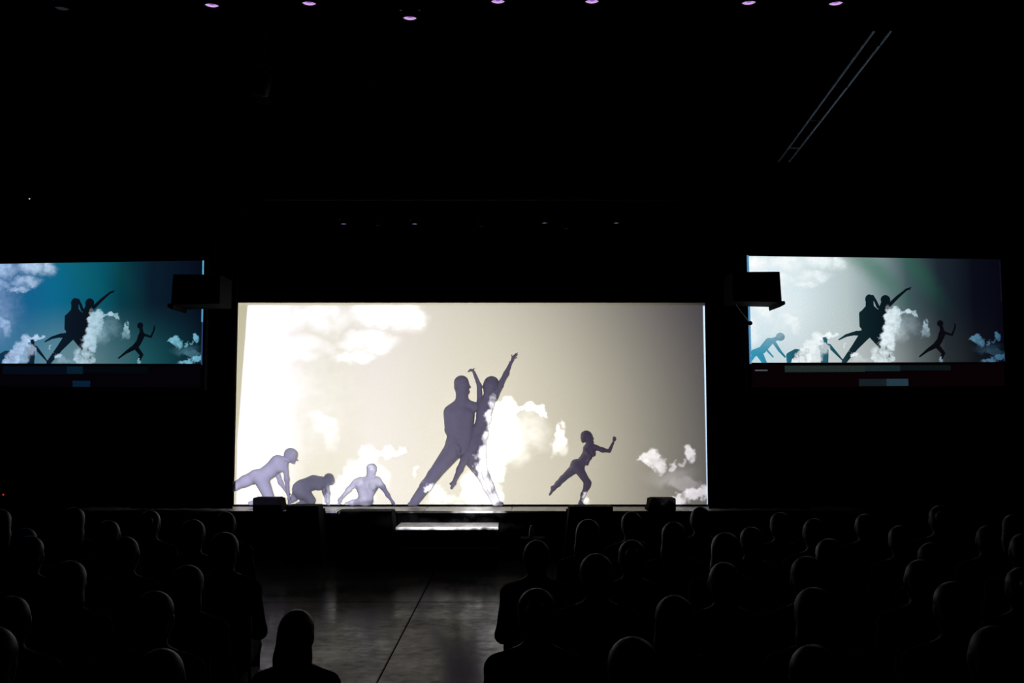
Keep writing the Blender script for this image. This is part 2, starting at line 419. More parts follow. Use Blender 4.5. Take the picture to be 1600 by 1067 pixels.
# ================================================================== SHADOW DANCERS (bodies added in front of the cloth in place of shadows)
DY = SCREEN_Y - .24
SPX = (unproj(900, 640, DY) - unproj(800, 640, DY)).x / 100        # metres per pixel there
def P(px, py, dy=0.0):
    v = unproj(px, py, DY); return (v.x, DY + dy, v.z)
def cap(a, b, r0, r1, d0=0.0, d1=None, k=None):
    d1 = d0 if d1 is None else d1
    q = ['c', P(a[0], a[1], d0), P(b[0], b[1], d1), r0 * SPX, r1 * SPX]
    return tuple(q + ([k] if k else []))
def ell(c, rx, ry, rd, d=0.0, k=None):
    q = ['e', P(c[0], c[1], d), (rx * SPX, rd * SPX, ry * SPX)]
    return tuple(q + ([k] if k else []))
def fingers(w0, tips, r=1.15, d=0.0, roots=None):
    out = []
    for i, (kx, ky, tx, ty) in enumerate(tips):
        s = (w0[0] if roots is None else roots[i][0], w0[1] if roots is None else roots[i][1])
        dd = d + (i - 2) * .012
        out += [cap(s, (kx, ky), r * 1.05, r, dd, dd, .006), cap((kx, ky), (tx, ty), r, r * .8, dd, dd, .006)]
    return out
def dancer(name, label, prims, hair, res, k=.035):
    me = body_mesh(name, prims, res, k)
    o = tag(link(name, me, M_DANCER), label, 'person', 'shadow dancers on the main screen')
    h = link('hair', body_mesh('hair', hair, .011, .02), M_DHAIR, o)
    return o

# man in a wide lunge
man = [ell((722, 602), 11.5, 14, 12), ell((722, 609), 9, 9.5, 10), ell((734, 604.5), 2.2, 2.6, 2, 0, .01), ell((731.5, 612), 3, 3, 5, 0, .015),
       cap((722, 612), (722, 631), 9.3, 10.5), cap((721, 627), (702, 641), 7, 7.5), cap((722, 627), (742, 636), 7, 7),
       cap((708, 650), (710, 682), 13.5, 11.5), cap((729, 648), (727, 684), 13, 11), cap((719, 644), (719, 690), 13, 12), cap((709, 692), (728, 694), 13, 12.5), cap((710, 700), (730, 702), 13, 13),
       # arm hanging, hand on the hip
       cap((701.5, 645), (702, 672), 8.2, 6.6, -.02, -.03), cap((702, 672), (713, 697), 6.2, 4.4, -.03, -.13), ell((717, 703), 4, 5, 2.6, -.15),
       # arm round the partner
       cap((741, 636), (757, 634), 7, 6.0, .02, .05), cap((757, 634), (764, 652), 5.4, 4.2, .05, -.1), ell((763, 657), 4, 5, 2.6, -.12),
       # legs
       cap((707, 705), (678, 742), 15, 9.8, 0, -.02), cap((678, 742), (666, 759), 9.6, 9.4, -.02, 0), cap((666, 759), (648.5, 783), 9.2, 7.4), cap((648, 785), (641, 787), 5, 3.4, 0, -.08),
       cap((732, 708), (756, 744), 14.5, 9.4), cap((756, 744), (763, 760), 9.2, 8.8), cap((763, 760), (774, 783), 8.6, 6.8), cap((774, 785), (784, 786.5), 5, 3, 0, -.08)]
man += fingers((717, 703), [(719, 708, 720, 712), (717, 709, 718, 713), (715.5, 709, 716, 713), (714, 708, 714, 712), (721, 704, 724, 706)], 1.2, -.15)
man += fingers((763, 657), [(764, 662, 764.5, 666), (762.5, 662.5, 763, 667), (761, 662, 761, 666), (759.5, 661, 759, 665), (767, 658, 769, 661)], 1.2, -.12)
dancer('person', 'tall dark silhouette of a dancer lunging wide and holding a partner at mid screen', man,
       [ell((721, 597.5), 11.7, 11, 12.2), ell((717, 603), 7.5, 10.5, 11.4), ell((712, 606), 2, 3, 2.2, -.0)], .0125)

# partner with both arms thrown up
wom = [ell((766, 602), 11.2, 12.6, 11), ell((763.5, 609), 7.5, 7, 8), ell((754.8, 604.5), 1.8, 2.4, 2, 0, .01), ell((761, 613), 3, 3, 4, 0, .012),
       cap((763, 612), (759, 626), 6, 6.4, -.02), cap((751, 628), (770, 622), 6, 6.4), cap((757, 633), (755, 646), 12, 10.5), cap((764, 632), (760, 646), 9, 8), ell((763, 640), 6.5, 6, 6, -.08),
       cap((755, 646), (752, 660), 9.6, 9.4), cap((748, 672), (752, 674), 11.5, 11.5), cap((746, 680), (752, 680), 11, 11),
       # right arm
       cap((773, 620), (781, 602.5), 6.2, 5.4), cap((781, 602.5), (791, 584), 5.2, 4.2), cap((791, 584), (798.5, 566), 4.2, 2.6), ell((801, 561.5), 2.9, 3.9, 1.7, 0, .012),
       # other arm
       cap((750, 627), (748.7, 602), 4.8, 3.9, 0, 0, .012), cap((748.7, 602), (740.5, 581.5), 3.8, 2.4, 0, 0, .012), ell((737.8, 578.5), 3.2, 2.3, 1.8, 0, .008),
       # legs: one swinging across, one hanging
       cap((745, 684), (727, 716), 10.4, 6.4, -.02, -.10), cap((727, 716), (719, 733), 6, 5.2, -.10, -.08), cap((719, 733), (709.5, 754), 5, 3, -.08), cap((709.5, 755), (706, 762), 3, 2.2, -.08, -.1), cap((709.5, 755), (704, 755.5), 2.6, 1.8, -.08, -.05),
       cap((750, 686), (754, 722), 10, 6.6, -.06, -.1), cap((754, 722), (759, 742), 6, 5.4, -.1), cap((759, 742), (765, 764), 5, 3.2, -.1), cap((765, 764), (770, 776), 3, 1.8, -.1)]
wom += fingers((801, 561), [(803.5, 556.5, 808.8, 551.2), (804.3, 557.5, 809, 554), (802.3, 556, 806.2, 551.6), (804.5, 559.5, 808.2, 558), (800, 557, 799.8, 553.5)], 1.1)
wom += fingers((738, 578.5), [(734, 578, 731, 580.5), (734.2, 579.6, 731.5, 581.5), (735, 577, 732.2, 578.6), (736.2, 576.8, 734.4, 577), (740, 576.5, 742.5, 575)], 1.0)
dancer('person', 'dark silhouette of a lifted dancer with both arms raised above her head', wom,
       [ell((768, 597.5), 11.4, 10, 11.4), ell((772, 603), 7.8, 10, 10.5), ell((779, 604.5), 3.6, 4.2, 4)], .0115)

# runner
run = [ell((917.5, 682), 8.4, 8.4, 7.6), ell((921, 685.5), 5.2, 6, 5.4), ell((927.2, 685.6), 1.4, 1.4, 1.3, 0, .008), ell((926, 690), 2, 1.8, 2.4, 0, .01),
       cap((919.5, 687), (922.5, 697), 4.6, 4.8), cap((917, 700), (929, 699), 5.6, 4.6), cap((921, 703), (914, 716), 9.4, 7), ell((926.5, 709.5), 4.4, 4, 4.6, -.03), cap((914, 716), (905, 727), 7.2, 8.2),
       ell((901, 727), 9, 9, 9.5), ell((898, 725), 5.8, 6.5, 7), cap((903, 731), (906, 733), 7, 6.6),
       cap((931, 699), (941, 702.8), 4, 3.4, -.05, -.06), cap((941, 702.8), (951.5, 704.4), 3.3, 2.6, -.06), cap((951.5, 704.4), (957.6, 691), 2.9, 1.9, -.06, -.06, .012), ell((959.3, 686), 3, 3.4, 2.4, -.06, .01),
       cap((914, 702), (921, 714), 3.3, 2.8, -.12, -.14), cap((921, 714), (917, 722), 2.6, 2, -.14, -.15), ell((916, 724.5), 2, 2.6, 1.6, -.15),
       cap((905, 734), (918, 754), 7.4, 5.2, -.03), cap((918, 754), (917, 759), 5.0, 4.9, -.03), cap((917, 759), (911, 773), 4.9, 3.8, -.03), cap((911, 773), (907.5, 784), 3.6, 2.5, -.03), cap((907, 785.5), (905, 787.5), 2.8, 2.4, -.03, -.06), cap((907, 787), (912, 788), 2.2, 1.5, -.03, -.1),
       cap((898, 732), (879.5, 748), 7.8, 4.6, .03), cap((879.5, 748), (872, 756), 4.5, 4.4, .03), cap((872, 756), (865, 763), 4, 3, .03), cap((865, 763), (859, 773), 2.9, 1.6, .03), cap((865, 763), (862.4, 761.4), 2.4, 1.6, .03)]
run += fingers((959.3, 687), [(960.8, 683.2, 961.8, 686.6), (959.8, 682.4, 961.5, 686), (958.6, 682.4, 960.5, 685.6), (957.6, 683, 959, 686), (957, 686, 959, 684)], .85, -.06)
dancer('person', 'dark silhouette of a running dancer with one raised fist, alone on the screen', run,
       [ell((916, 679.5), 8.7, 7, 7.9), ell((912.5, 684), 5.4, 7, 7), ell((911, 689), 3, 2.8, 3)], .0095)

# kneeling figure reaching forward, leg stretched off the screen edge
kna = [ell((456, 710), 9.4, 9, 9), ell((457, 716.5), 6.6, 6.6, 7), ell((464.8, 719), 1.4, 1.5, 1.4, 0, .008), ell((458.5, 722.8), 3, 2.2, 3, 0, .012),
       cap((453, 714), (443, 721), 5.6, 6.4), cap((443, 722), (434, 722), 7, 9.5), cap((434, 724), (420, 737), 12.8, 11), ell((439, 731), 6.5, 7, 7, -.05), cap((420, 737), (407, 745), 11, 11.5), ell((402, 744), 11.5, 10.5, 11),
       cap((398, 745), (382, 752), 10.5, 8.6, .02), cap((382, 752), (366, 760), 8.6, 6.6, .02), cap((366, 760), (352, 770), 6.4, 4.2, .02), cap((352, 770), (346, 785), 4, 3, .02), cap((346, 786), (351, 787.5), 3, 2, .02, -.06),
       cap((409, 748), (421, 776), 11.5, 8, -.03), cap((421, 778), (404, 784), 6.6, 5, -.03, -.02), cap((404, 784), (391, 786), 4.6, 3, -.02),
       cap((447, 724), (449.4, 748), 4.6, 3.7, -.06), cap((449.4, 748), (451, 772), 3.6, 2.6, -.06, -.04), ell((452.2, 777.5), 2.6, 5, 1.9, -.04, .012),
       cap((432, 740), (437, 754), 4.2, 3.5, .06), cap((437, 754), (447, 768), 3.4, 2.4, .06, .03), ell((449.5, 771.5), 3, 3, 1.8, .03, .01)]
kna += fingers((452, 779), [(454, 783.5, 456, 787), (453, 784, 454, 788), (452, 784, 452, 788), (451, 783.5, 450.5, 787.5), (454.5, 779, 456.4, 782)], .95, -.04)
kna += fingers((450, 772), [(452, 775, 453.4, 778.4), (451.2, 775.4, 452.3, 779), (450.4, 775.4, 451.2, 779), (449.4, 775, 450, 778.6), (452.6, 772, 454.4, 774)], .9, .03)
dancer('person', 'lavender silhouette of a dancer lunging low at the screen edge, arms reaching down', kna,
       [ell((454, 707.5), 9.6, 7.6, 9.2), ell((450.5, 711.5), 6.8, 7.8, 8)], .010)

# low crawling figure
crw = [ell((515, 748), 7.2, 7.6, 7), ell((517.5, 752.5), 5, 5, 5.4), ell((522, 753), 1.3, 1.3, 1.2, 0, .008), cap((511, 751), (502, 752), 5.8, 6.6),
       cap((500, 754), (490, 754), 9.6, 11), cap((490, 754), (474, 760), 11, 11.6), ell((499, 760), 6.5, 6, 6, -.04), ell((469, 763), 12, 11.5, 11), cap((468, 765), (472, 771), 10, 10.5),
       cap((511, 756), (513, 771), 3.8, 3.1, -.04), cap((513, 771), (513, 783), 3, 2.2, -.04), ell((513, 785), 2.2, 2.6, 1.8, -.05),
       cap((500, 757), (505, 770), 3.2, 2.4, .09), cap((505, 770), (508, 783), 2.4, 2, .09), ell((508.5, 785), 2, 2, 1.6, .07),
       cap((474, 767), (488, 781), 10, 6.4, -.05), cap((488, 783), (470, 786.5), 4.8, 3.2, -.05, .0), cap((464, 768), (458, 779), 8, 5, .05), cap((459, 779), (451.5, 785), 4.6, 3, .05), cap((470, 786.5), (463, 787.5), 2.6, 1.8, 0)]
crw += fingers((513, 785.5), [(515, 787.5, 517, 788.3), (514.4, 787.7, 516, 788.5), (513.4, 787.8, 514.4, 788.6), (512.4, 787.8, 512.6, 788.6), (511.6, 787, 510.4, 788)], .8, -.06)
dancer('person', 'grey silhouette of a dancer crawling low on hands and knees, head down', crw,
       [ell((514, 745.3), 7.4, 6, 7.2), ell((510.8, 748), 4.6, 5.4, 5.6)], .0095)

# seated figure leaning on a straight arm, half lost in cloud
sit = [ell((580.5, 733.5), 7.8, 8.2, 7.4), ell((580.5, 739), 5.6, 6, 6), ell((580.5, 737), 1.4, 2, 8, 0, .01), cap((579, 740), (576, 749), 5, 5.8),
       cap((563, 752), (588, 750.5), 6.4, 6.4), cap((565, 757), (570, 772), 11, 9), cap((584, 756), (576, 772), 9.5, 8), ell((584, 760), 6, 5.6, 6, -.05), cap((571, 770), (571, 779), 10, 10.5), cap((563, 783), (577, 783), 6.4, 6.6),
       cap((591, 751), (598, 760), 5.2, 4, -.02), cap((598, 760), (606, 773), 3.9, 3, -.02), cap((606, 773), (613.5, 784), 2.9, 2, -.02), ell((615, 786), 2.6, 1.8, 2, -.03),
       cap((556, 753), (545, 765), 5, 3.8, -.02), cap((545, 765), (533, 779), 3.6, 2.4, -.02, -.05), ell((531, 782), 2.8, 2.8, 1.8, -.05),
       cap((564, 783), (552, 785), 5.6, 4, -.06), cap((552, 784.5), (541, 786.5), 3.8, 2.4, -.06, -.02)]
sit += fingers((615, 786), [(617.5, 787.4, 619.8, 788.3), (617, 787.8, 618.8, 788.6), (616, 788, 617.4, 788.8), (615, 788, 615.6, 788.8), (613.4, 787, 612, 788.2)], .8, -.04)
sit += fingers((531, 783), [(529.5, 785.5, 528, 788), (530.5, 785.8, 529.6, 788.4), (531.6, 786, 531.4, 788.5), (532.6, 785.6, 533, 788), (533.6, 783, 535.4, 785)], .8, -.05)
dancer('person', 'pale silhouette of a dancer kneeling inside the small cloud, propped on one arm', sit,
       [ell((580.5, 730.5), 8.1, 6.4, 7.6), ell((580.5, 735), 7.6, 6, 5.6, .04)], .0095)

# ================================================================== SIDE SCREENS (the same film on rear-projection panels)
def pic(mx, my, W, H):                          # main-picture pixel -> metres on a side panel
    xr = 1394.5 + .568 * (mx - 790); yr = 478.6 + .533 * (my - 622)
    return ((xr - 1169) / 400 - .5) * W, (.5 - (yr - 400) / 204) * H
def film_mat(name, W, H, top, bot, cloudc, fig=None, ring=0.0):  # colour ramps across the panel carry the rear projection's hot-spot falloff
    m = bpy.data.materials.new(name); m.use_nodes = True; nt = m.node_tree; nt.nodes.clear(); t = NT(nt)
    e = t.n('ShaderNodeEmission'); o = t.n('ShaderNodeOutputMaterial'); nt.links.new(e.outputs[0], o.inputs[0])
    c = t.sep(t.n('ShaderNodeTexCoord').outputs['Object'])
    ax, bx = lin(*[(pic(q, 0, W, H)[0], q / 100) for q in (300, 1100)]); az, bz = lin(*[(pic(0, q, W, H)[1], q / 100) for q in (400, 800)])
    fx = t.m('MULTIPLY_ADD', c[0], bx, ax); fy = t.m('MULTIPLY_ADD', c[2], bz, az); p = t.xyz(fx, fy)
    u = t.m('MULTIPLY_ADD', c[0], 1 / W, .5)
    cl = cloud_at(t, p)
    if fig is None:
        vv = t.mr(fy, 5.9, 8.0)
        sky = t.mixc(vv, t.ramp(u, top), t.ramp(u, bot))
        if ring:
            d = t.v('LENGTH', t.v('SUBTRACT', p, (3.85, 8.5, 0)))
            d = t.m('ADD', d, t.m('MULTIPLY', t.noise(p, 5, 3), .15))
            for r0, wd, g in ((4.95, .55, 1.0), (5.85, .5, .55)):
                b = t.m('MULTIPLY', t.mr(t.m('ABSOLUTE', t.m('SUBTRACT', d, r0)), wd, 0), t.mr(fy, 6.7, 5.0))
                sky = t.mixc(t.m('MULTIPLY', b, ring * g), sky, (.008, .15, .075, 1))
    else: sky = t.ramp(u, fig)
    grain = t.mr(t.noise(p, 60, 2), .3, .7, .82, 1.18, smooth=False)
    sky = t.mixc(1.0, sky, t.xyz(grain, grain, grain), 'MULTIPLY')
    t.put(e.inputs[0], t.mixc(t.m('MULTIPLY', cl, 1.0, clamp=True), sky, t.mixc(1.0, sky, t.ramp(u, cloudc), 'LIGHTEN')))
    e.inputs[1].default_value = 1.0
    return m
# flat outlines of the filmed figures (main-picture pixels): limbs as tapered strips
def strip(mb, a, b, r0, r1, W, H, dep, n=10):
    a = np.array(a, float); b = np.array(b, float); dd = b - a; ang = math.atan2(dd[1], dd[0])
    pts = [a + r0 * np.array((math.cos(ang + PI/2 + PI*k/n), math.sin(ang + PI/2 + PI*k/n))) for k in range(n + 1)]
    pts += [b + r1 * np.array((math.cos(ang - PI/2 + PI*k/n), math.sin(ang - PI/2 + PI*k/n))) for k in range(n + 1)]
    q = [pic(p[0], p[1], W, H) for p in pts]
    mb.raw([(x, dep, z) for x, z in q], [tuple(range(len(q)))])
def disc(mb, c, rx, ry, W, H, dep, n=24):
    q = [pic(c[0] + rx*math.cos(2*PI*k/n), c[1] + ry*math.sin(2*PI*k/n), W, H) for k in range(n)]
    mb.raw([(x, dep, z) for x, z in q], [tuple(range(n))])
FILM = {
 'filmed_couple': ([((722,606),(722,630),10.5,12),((722,624),(701,645),10,8),((722,624),(744,642),10,8),((720,642),(720,690),14,14),((709,654),(711,690),15,14),((732,654),(729,690),15,14),((710,700),(732,702),14,14),((700,644),(699,680),8,7),
    ((707,705),(678,742),15,9.5),((678,742),(648,784),9.5,7.5),((732,708),(757,746),14,9),((757,746),(774,786),9,7),
    ((761,615),(757,640),9,15),((772,618),(752,650),6,14),((752,650),(746,690),14,14),((776,618),(800,594),5.5,4.5),((800,594),(825,572),4.5,3),((825,572),(838,566),3.4,1.4),((827,572),(836,571),2,1.2),
    ((745,624),(738,606),4.5,4),((738,606),(731,592),4,3.5),((712,700),(680,702),10,6),((684,700),(655,708),6,4),((655,708),(635,720),4,2)],
   [((722,602),12,15),((766,603),13.5,14.5)]),
 'filmed_runner': ([((919,682),(921,697),5,6),((921,700),(913,722),9.5,8),((913,722),(903,736),8,9),((926,699),(948,706),4,3),((948,706),(957,684),3,2.4),((957,684),(957,672),2.6,1),((955,684),(960,674),1.4,.8),
    ((905,738),(922,760),7,5.2),((922,760),(911,786),5,3),((899,738),(877,752),7.5,4.5),((877,752),(855,770),4.2,2.2)], [((916,672),8.8,9.8)]),
 'filmed_croucher': ([((470,716),(447,725),6,7),((447,726),(428,750),11,10.5),((428,750),(408,758),10.5,10.5),((405,760),(375,778),9.5,6.5),((375,778),(352,786),6.5,5),((420,760),(432,786),10,7),
    ((460,728),(474,752),5,4),((474,752),(488,770),4,2.4),((440,750),(456,770),3,2)], [((477,712),12,12)]),
 'filmed_crawler': ([((500,766),(518,758),9,11),((518,758),(538,760),11,8),((536,758),(545,756),6,6),((541,762),(545,786),4,3),((500,770),(498,784),9,6),((516,766),(520,785),10,8)], [((547,753),8,7.5)]),
 'filmed_leaner': ([((586,742),(604,738),7,6.5),((594,746),(594,786),12,10),((608,738),(628,762),5.5,3.6),((628,762),(648,788),3.6,1.8),((598,722),(597,738),5,5.5)], [((598,716),7.5,8)])}
EDGES = {}
def side_screen(name, label, loc, rot, W, H, top, bot, cloudc, fig, ring, strips, low):
    o = MB().box((0, .03, 0), (W, .06, H)).build(name, mat('unlit_screen_' + name, (.012, .004, .007), .8, spec=.05))
    tag(o, label, 'screen'); o.location = loc
    o.rotation_euler = Matrix(rot).to_euler()
    x0 = -W/2 + .032; x1 = W/2 - .012; zt = H/2 - .02; zb = pic(0, 786.5, W, H)[1]
    MB().raw([(x0, -.003, zb), (x1, -.003, zb), (x1, -.003, zt), (x0, -.003, zt)], [(0, 1, 2, 3)]).build('picture', film_mat('film_' + name, W, H, top, bot, cloudc, None, ring), o)
    fm = film_mat('figures_' + name, W, H, top, bot, cloudc, fig)
    for j, (fn, (st_, ds)) in enumerate(FILM.items()):
        mb = MB()
        for a, b, r0, r1 in st_: strip(mb, a, b, r0, r1, W, H, -.005 - j * .0004)
        for c, rx, ry in ds: disc(mb, c, rx, ry, W, H, -.005 - j * .0004)
        mb.v = [(min(max(v[0], x0), x1), v[1], max(v[2], zb)) for v in mb.v]
        me = bpy.data.meshes.new(fn); me.from_pydata(mb.v, [], mb.f)
        link(fn, me, fm, o)
    for j, (nm, (px0, px1, py0, py1), c, s) in enumerate(strips):
        dd = -.0072 if j else -.002
        xa, xb = ((px0 - 1169)/400 - .5)*W, ((px1 - 1169)/400 - .5)*W; za, zc = (.5 - (py1 - 400)/204)*H, (.5 - (py0 - 400)/204)*H
        MB().raw([(xa, dd, za), (xb, dd, za), (xb, dd, zc), (xa, dd, zc)], [(0, 1, 2, 3)]).build(nm, emit(nm + '_' + name, c, s), o)  # border strips glow in place of light caught by the screen edge
    fr = MB(); e = .04
    fr.box((0, .03, H/2 + e/2), (W + 2*e, .08, e)).box((0, .03, -H/2 - e/2), (W + 2*e, .08, e)).box((-W/2 - e/2, .03, 0), (e, .08, H)).box((W/2 + e/2, .03, 0), (e, .08, H))
    fr.build('frame', M_DRAPE, o)
    for sx in (-1, 1): MB().tube([(sx * W * .3, .03, H/2 + .04), (sx * W * .3, .03, RZ - loc[2])], .012, 6).build('hanging_cable', M_GRILL, o)
    return o
def eul(a, b, c): return Matrix.Rotation(a, 3, 'Z') @ Matrix.Rotation(b, 3, 'X') @ Matrix.Rotation(c, 3, 'Y')
side_screen('side_screen', 'right side screen, bright white clouds fading to black, hung beside the stage', (5.394, 15.0, 3.449), eul(.145, .009, -.011), 4.012, 1.923,
    [(0, (.62, .78, .86)), (.2, (.66, .78, .82)), (.38, (.46, .55, .56)), (.50, (.22, .30, .32)), (.62, (.05, .085, .10)), (.74, (.012, .02, .03)), (.88, (.003, .004, .009)), (1, (.002, .002, .006))],
    [(0, (.52, .70, .78)), (.2, (.60, .68, .70)), (.38, (.50, .55, .55)), (.52, (.32, .36, .36)), (.64, (.11, .135, .14)), (.76, (.022, .03, .034)), (.88, (.006, .008, .012)), (1, (.002, .002, .006))],
    [(0, (1.0, 1.0, 1.0)), (.3, (.9, .98, 1)), (.55, (.75, .88, .92)), (.72, (.30, .45, .55)), (.88, (.10, .25, .38)), (1, (.04, .13, .24))],
    [(0, (.035, .30, .45)), (.10, (.025, .24, .36)), (.17, (.012, .09, .13)), (.28, (.02, .12, .17)), (.38, (.006, .022, .028)), (.5, (.003, .01, .014)), (.7, (.003, .003, .005)), (1, (.001, .001, .003))],
    .55,
    [('filmed_floor', (1173, 1566, 569, 604), (.0028, .0006, .0014), 1.0), ('edge_glow_band', (1169, 1172.2, 401, 568), (.08, .30, .55), 1.0), ('filmed_stage_strip', (1222, 1345, 571, 581), (.03, .055, .05), 0.5),
     ('filmed_stage_strip', (1345, 1400, 571, 580), (.02, .045, .055), 0.5), ('filmed_stage_strip', (1400, 1480, 571, 579), (.004, .008, .010), 1.0), ('filmed_step', (1335, 1378, 592, 603), (.016, .030, .038), 0.5), ('filmed_step', (1378, 1412, 592, 603), (.035, .09, .13), 0.5),
     ('filmed_monitor_edge', (1177, 1196, 577, 579), (.08, .10, .11), 1.0), ('edge_glow', (1565.5, 1566.3, 405, 470), (.008, .012, .022), 1.0)], None)
side_screen('side_screen', 'left side screen, deep blue sky with clouds, cut by the photo edge', (-6.321, 15.0, 3.41), eul(-.17, .037, .012), 3.804, 1.852,
    [(0, (.01, .10, .30)), (.2, (.008, .11, .27)), (.38, (.004, .135, .26)), (.5, (.003, .11, .18)), (.58, (.002, .085, .135)), (.66, (.002, .04, .06)), (.78, (.003, .012, .025)), (1, (.002, .003, .010))],
    [(0, (.03, .14, .30)), (.2, (.05, .19, .32)), (.38, (.11, .24, .30)), (.5, (.13, .23, .27)), (.62, (.06, .15, .18)), (.75, (.012, .09, .11)), (.87, (.005, .045, .06)), (1, (.002, .010, .018))],
    [(0, (.30, .48, .85)), (.25, (.50, .66, .92)), (.5, (.50, .68, .80)), (.65, (.35, .58, .68)), (.9, (.22, .58, .74)), (1, (.18, .5, .7))],
    [(0, (.006, .05, .12)), (.3, (.004, .014, .03)), (.5, (.003, .006, .012)), (.8, (.002, .003, .006)), (1, (.001, .001, .003))],
    .12,
    [('filmed_floor', (1173, 1566, 569, 604), (.0016, .0008, .0022), 1.0), ('edge_glow', (1566.2, 1569.2, 402, 438), (.10, .42, .62), 1.0), ('edge_glow', (1566.2, 1569.2, 470, 500), (.10, .38, .62), 1.0), ('edge_glow', (1567.0, 1569.2, 500, 568), (.03, .06, .16), 1.0),
     ('filmed_stage_strip', (1235, 1345, 571, 584), (.002, .008, .020), 0.5), ('filmed_stage_strip', (1345, 1372, 571, 583), (.004, .028, .055), 0.5), ('filmed_stage_strip', (1372, 1480, 571, 581), (.002, .005, .010), 0.5),
     ('filmed_step', (1355, 1385, 594, 605), (.004, .030, .07), 0.5)], None)

# ================================================================== HUNG LOUDSPEAKERS
def hung_speaker(label, cx, cy, cz, side):
    r = tag(empty('hanging_loudspeaker', (cx, cy, cz), 0), label, 'loudspeaker', 'loudspeakers hung beside the stage')
    s = side
    # cabinet: outer end leans outwards towards the bottom
    p = [(-s*.42, -.30, -.20), (s*.245, -.30, -.215), (s*.265, .30, -.215), (-s*.42, .30, -.20), (-s*.42, -.30, .20), (s*.225, -.30, .205), (s*.225, .30, .205), (-s*.42, .30, .20)]
    if s < 0: p = [p[1], p[0], p[3], p[2], p[5], p[4], p[7], p[6]]
    MB().hexa(p).build('cabinet', M_BOX, r, bevel=.006)
    q = [(s*.215, -.31, -.285), (s*.232, -.31, -.285), (s*.232, .28, -.275), (s*.215, .28, -.275), (s*.205, -.31, -.2), (s*.285, -.31, -.2), (s*.285, .28, -.2), (s*.205, .28, -.2)]
    q[1] = (s*.29, -.31, -.245); q[2] = (s*.29, .28, -.245)
    if s < 0: q = [q[1], q[0], q[3], q[2], q[5], q[4], q[7], q[6]]
    MB().hexa(q).build('end_bracket', M_BOX, r, bevel=.004)
    MB().box((-s*.09, .305, 0), (.56, .02, .34)).build('grille', M_GRILL, r, bevel=.004)
    for k in (-.36, -.25):
        MB().tube([(s*k, 0, .2), (s*k, 0, RZ - cz)], .008, 6).build('hanging_cable', M_GRILL, r)
        MB().box((s*k, 0, .215), (.05, .08, .035)).build('rigging_plate', M_STEEL if False else M_BOX, r, bevel=.004)
    return r
a = unproj(1185, 452, 14.2); hung_speaker('black loudspeaker hung across the edge of the white side screen', a.x, a.y, a.z, 1)
a = unproj(306, 456, 14.2); hung_speaker('black loudspeaker hung across the edge of the blue side screen', a.x, a.y, a.z, -1)
# safety cable running down from the speaker on the bright side
p0, p1 = unproj(1145, 467, 14.25), unproj(1172, 505, 14.35)
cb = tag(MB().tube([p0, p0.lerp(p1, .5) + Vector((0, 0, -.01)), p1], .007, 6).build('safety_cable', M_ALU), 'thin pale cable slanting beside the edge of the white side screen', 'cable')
MB().lathe([(0, -.02), (.03, -.02), (.03, .02), (0, .02)], 12, Matrix.Translation(p1) @ Matrix.Rotation(PI/2, 4, 'X')).build('pulley', M_BOX, cb)
MB().tube([p1, (p1.x, WALL_Y, p1.z)], .008, 6).build('wall_anchor', M_BOX, cb)
MB().tube([p0, (p0.x, WALL_Y, p0.z + .2)], .006, 6).build('wall_anchor', M_BOX, cb)

# ================================================================== STAGE MONITORS, BOXES, STEPS
def wedge(label, px0, px1, pytop, zbase, y, depth, mir=False, name='stage_monitor', cat='loudspeaker'):
    a, b = unproj(px0, pytop, y), unproj(px1, pytop, y); W = b.x - a.x; H = a.z - zbase
    r = tag(empty(name, ((a.x + b.x)/2, y + depth/2, zbase)), label, cat, 'black boxes along the stage front')
    h = W / 2; dp = depth / 2; c = min(.09, W * .14)
    # bevelled flank: the back is narrower than the camera-side face on one side
    sl, sr = (c, 0) if mir else (0, c)
    p = [(-h, -dp, 0), (h, -dp, 0), (h, dp, 0), (-h, dp, 0), (-h + sl, -dp, H), (h - sr, -dp, H), (h - sr, dp * .55, H), (-h + sl, dp * .55, H)]
    MB().hexa(p).build('cabinet', M_BOX, r, bevel=.008)
    g = [(-h*.86, dp + .003, .03), (h*.86, dp + .003, .03), (h*.86, dp + .014, .03), (-h*.86, dp + .014, .03),
         (-h*.82, dp*.60 + .005, H*.92), (h*.82, dp*.60 + .005, H*.92), (h*.82, dp*.60 + .016, H*.92), (-h*.82, dp*.60 + .016, H*.92)]
    MB().hexa(g).build('grille', M_GRILL, r)
    MB().box((0, -dp - .004, H * .5), (.14, .01, .035)).build('handle', M_GRILL, r, bevel=.003)
    MB().box((W*.22, -dp - .003, H * .3), (.09, .008, .06)).build('jack_plate', M_GRILL, r, bevel=.002)
    return r
wedge('black wedge monitor on the stage edge below the lunging lavender silhouette', 395, 442, 778, STAGE_Z, 15.18, .40)
wedge('black wedge monitor on the stage edge near the bright right seam of the screen', 1012, 1056, 778.5, STAGE_Z, 15.18, .40, True)
wedge('low wide black box before the stage below the crawling silhouette', 447, 505, 790.5, 0, 14.55, .5, name='subwoofer')
wedge('low wide black box before the stage below the running silhouette', 880, 958, 791.5, 0, 14.55, .5, True, name='subwoofer')
wedge('black box with a pale corner beside the lit step', 526, 622, 799, 0, 14.2, .55, name='subwoofer')
# pale grey strip at the left corner of that box
a = unproj(529, 800, 14.19); b = unproj(526.5, 812, 14.19)
sub3 = [o for o in bpy.data.objects if o.get('label', '').startswith('black box with a pale corner')][0]
cp = MB().box((a.x - sub3.location.x + .012, a.y - sub3.location.y - .002, a.z - .05 - sub3.location.z), (.022, .022, .12)).build('corner_strip', mat('pale_corner', (.16, .15, .15), .5), sub3, bevel=.004)
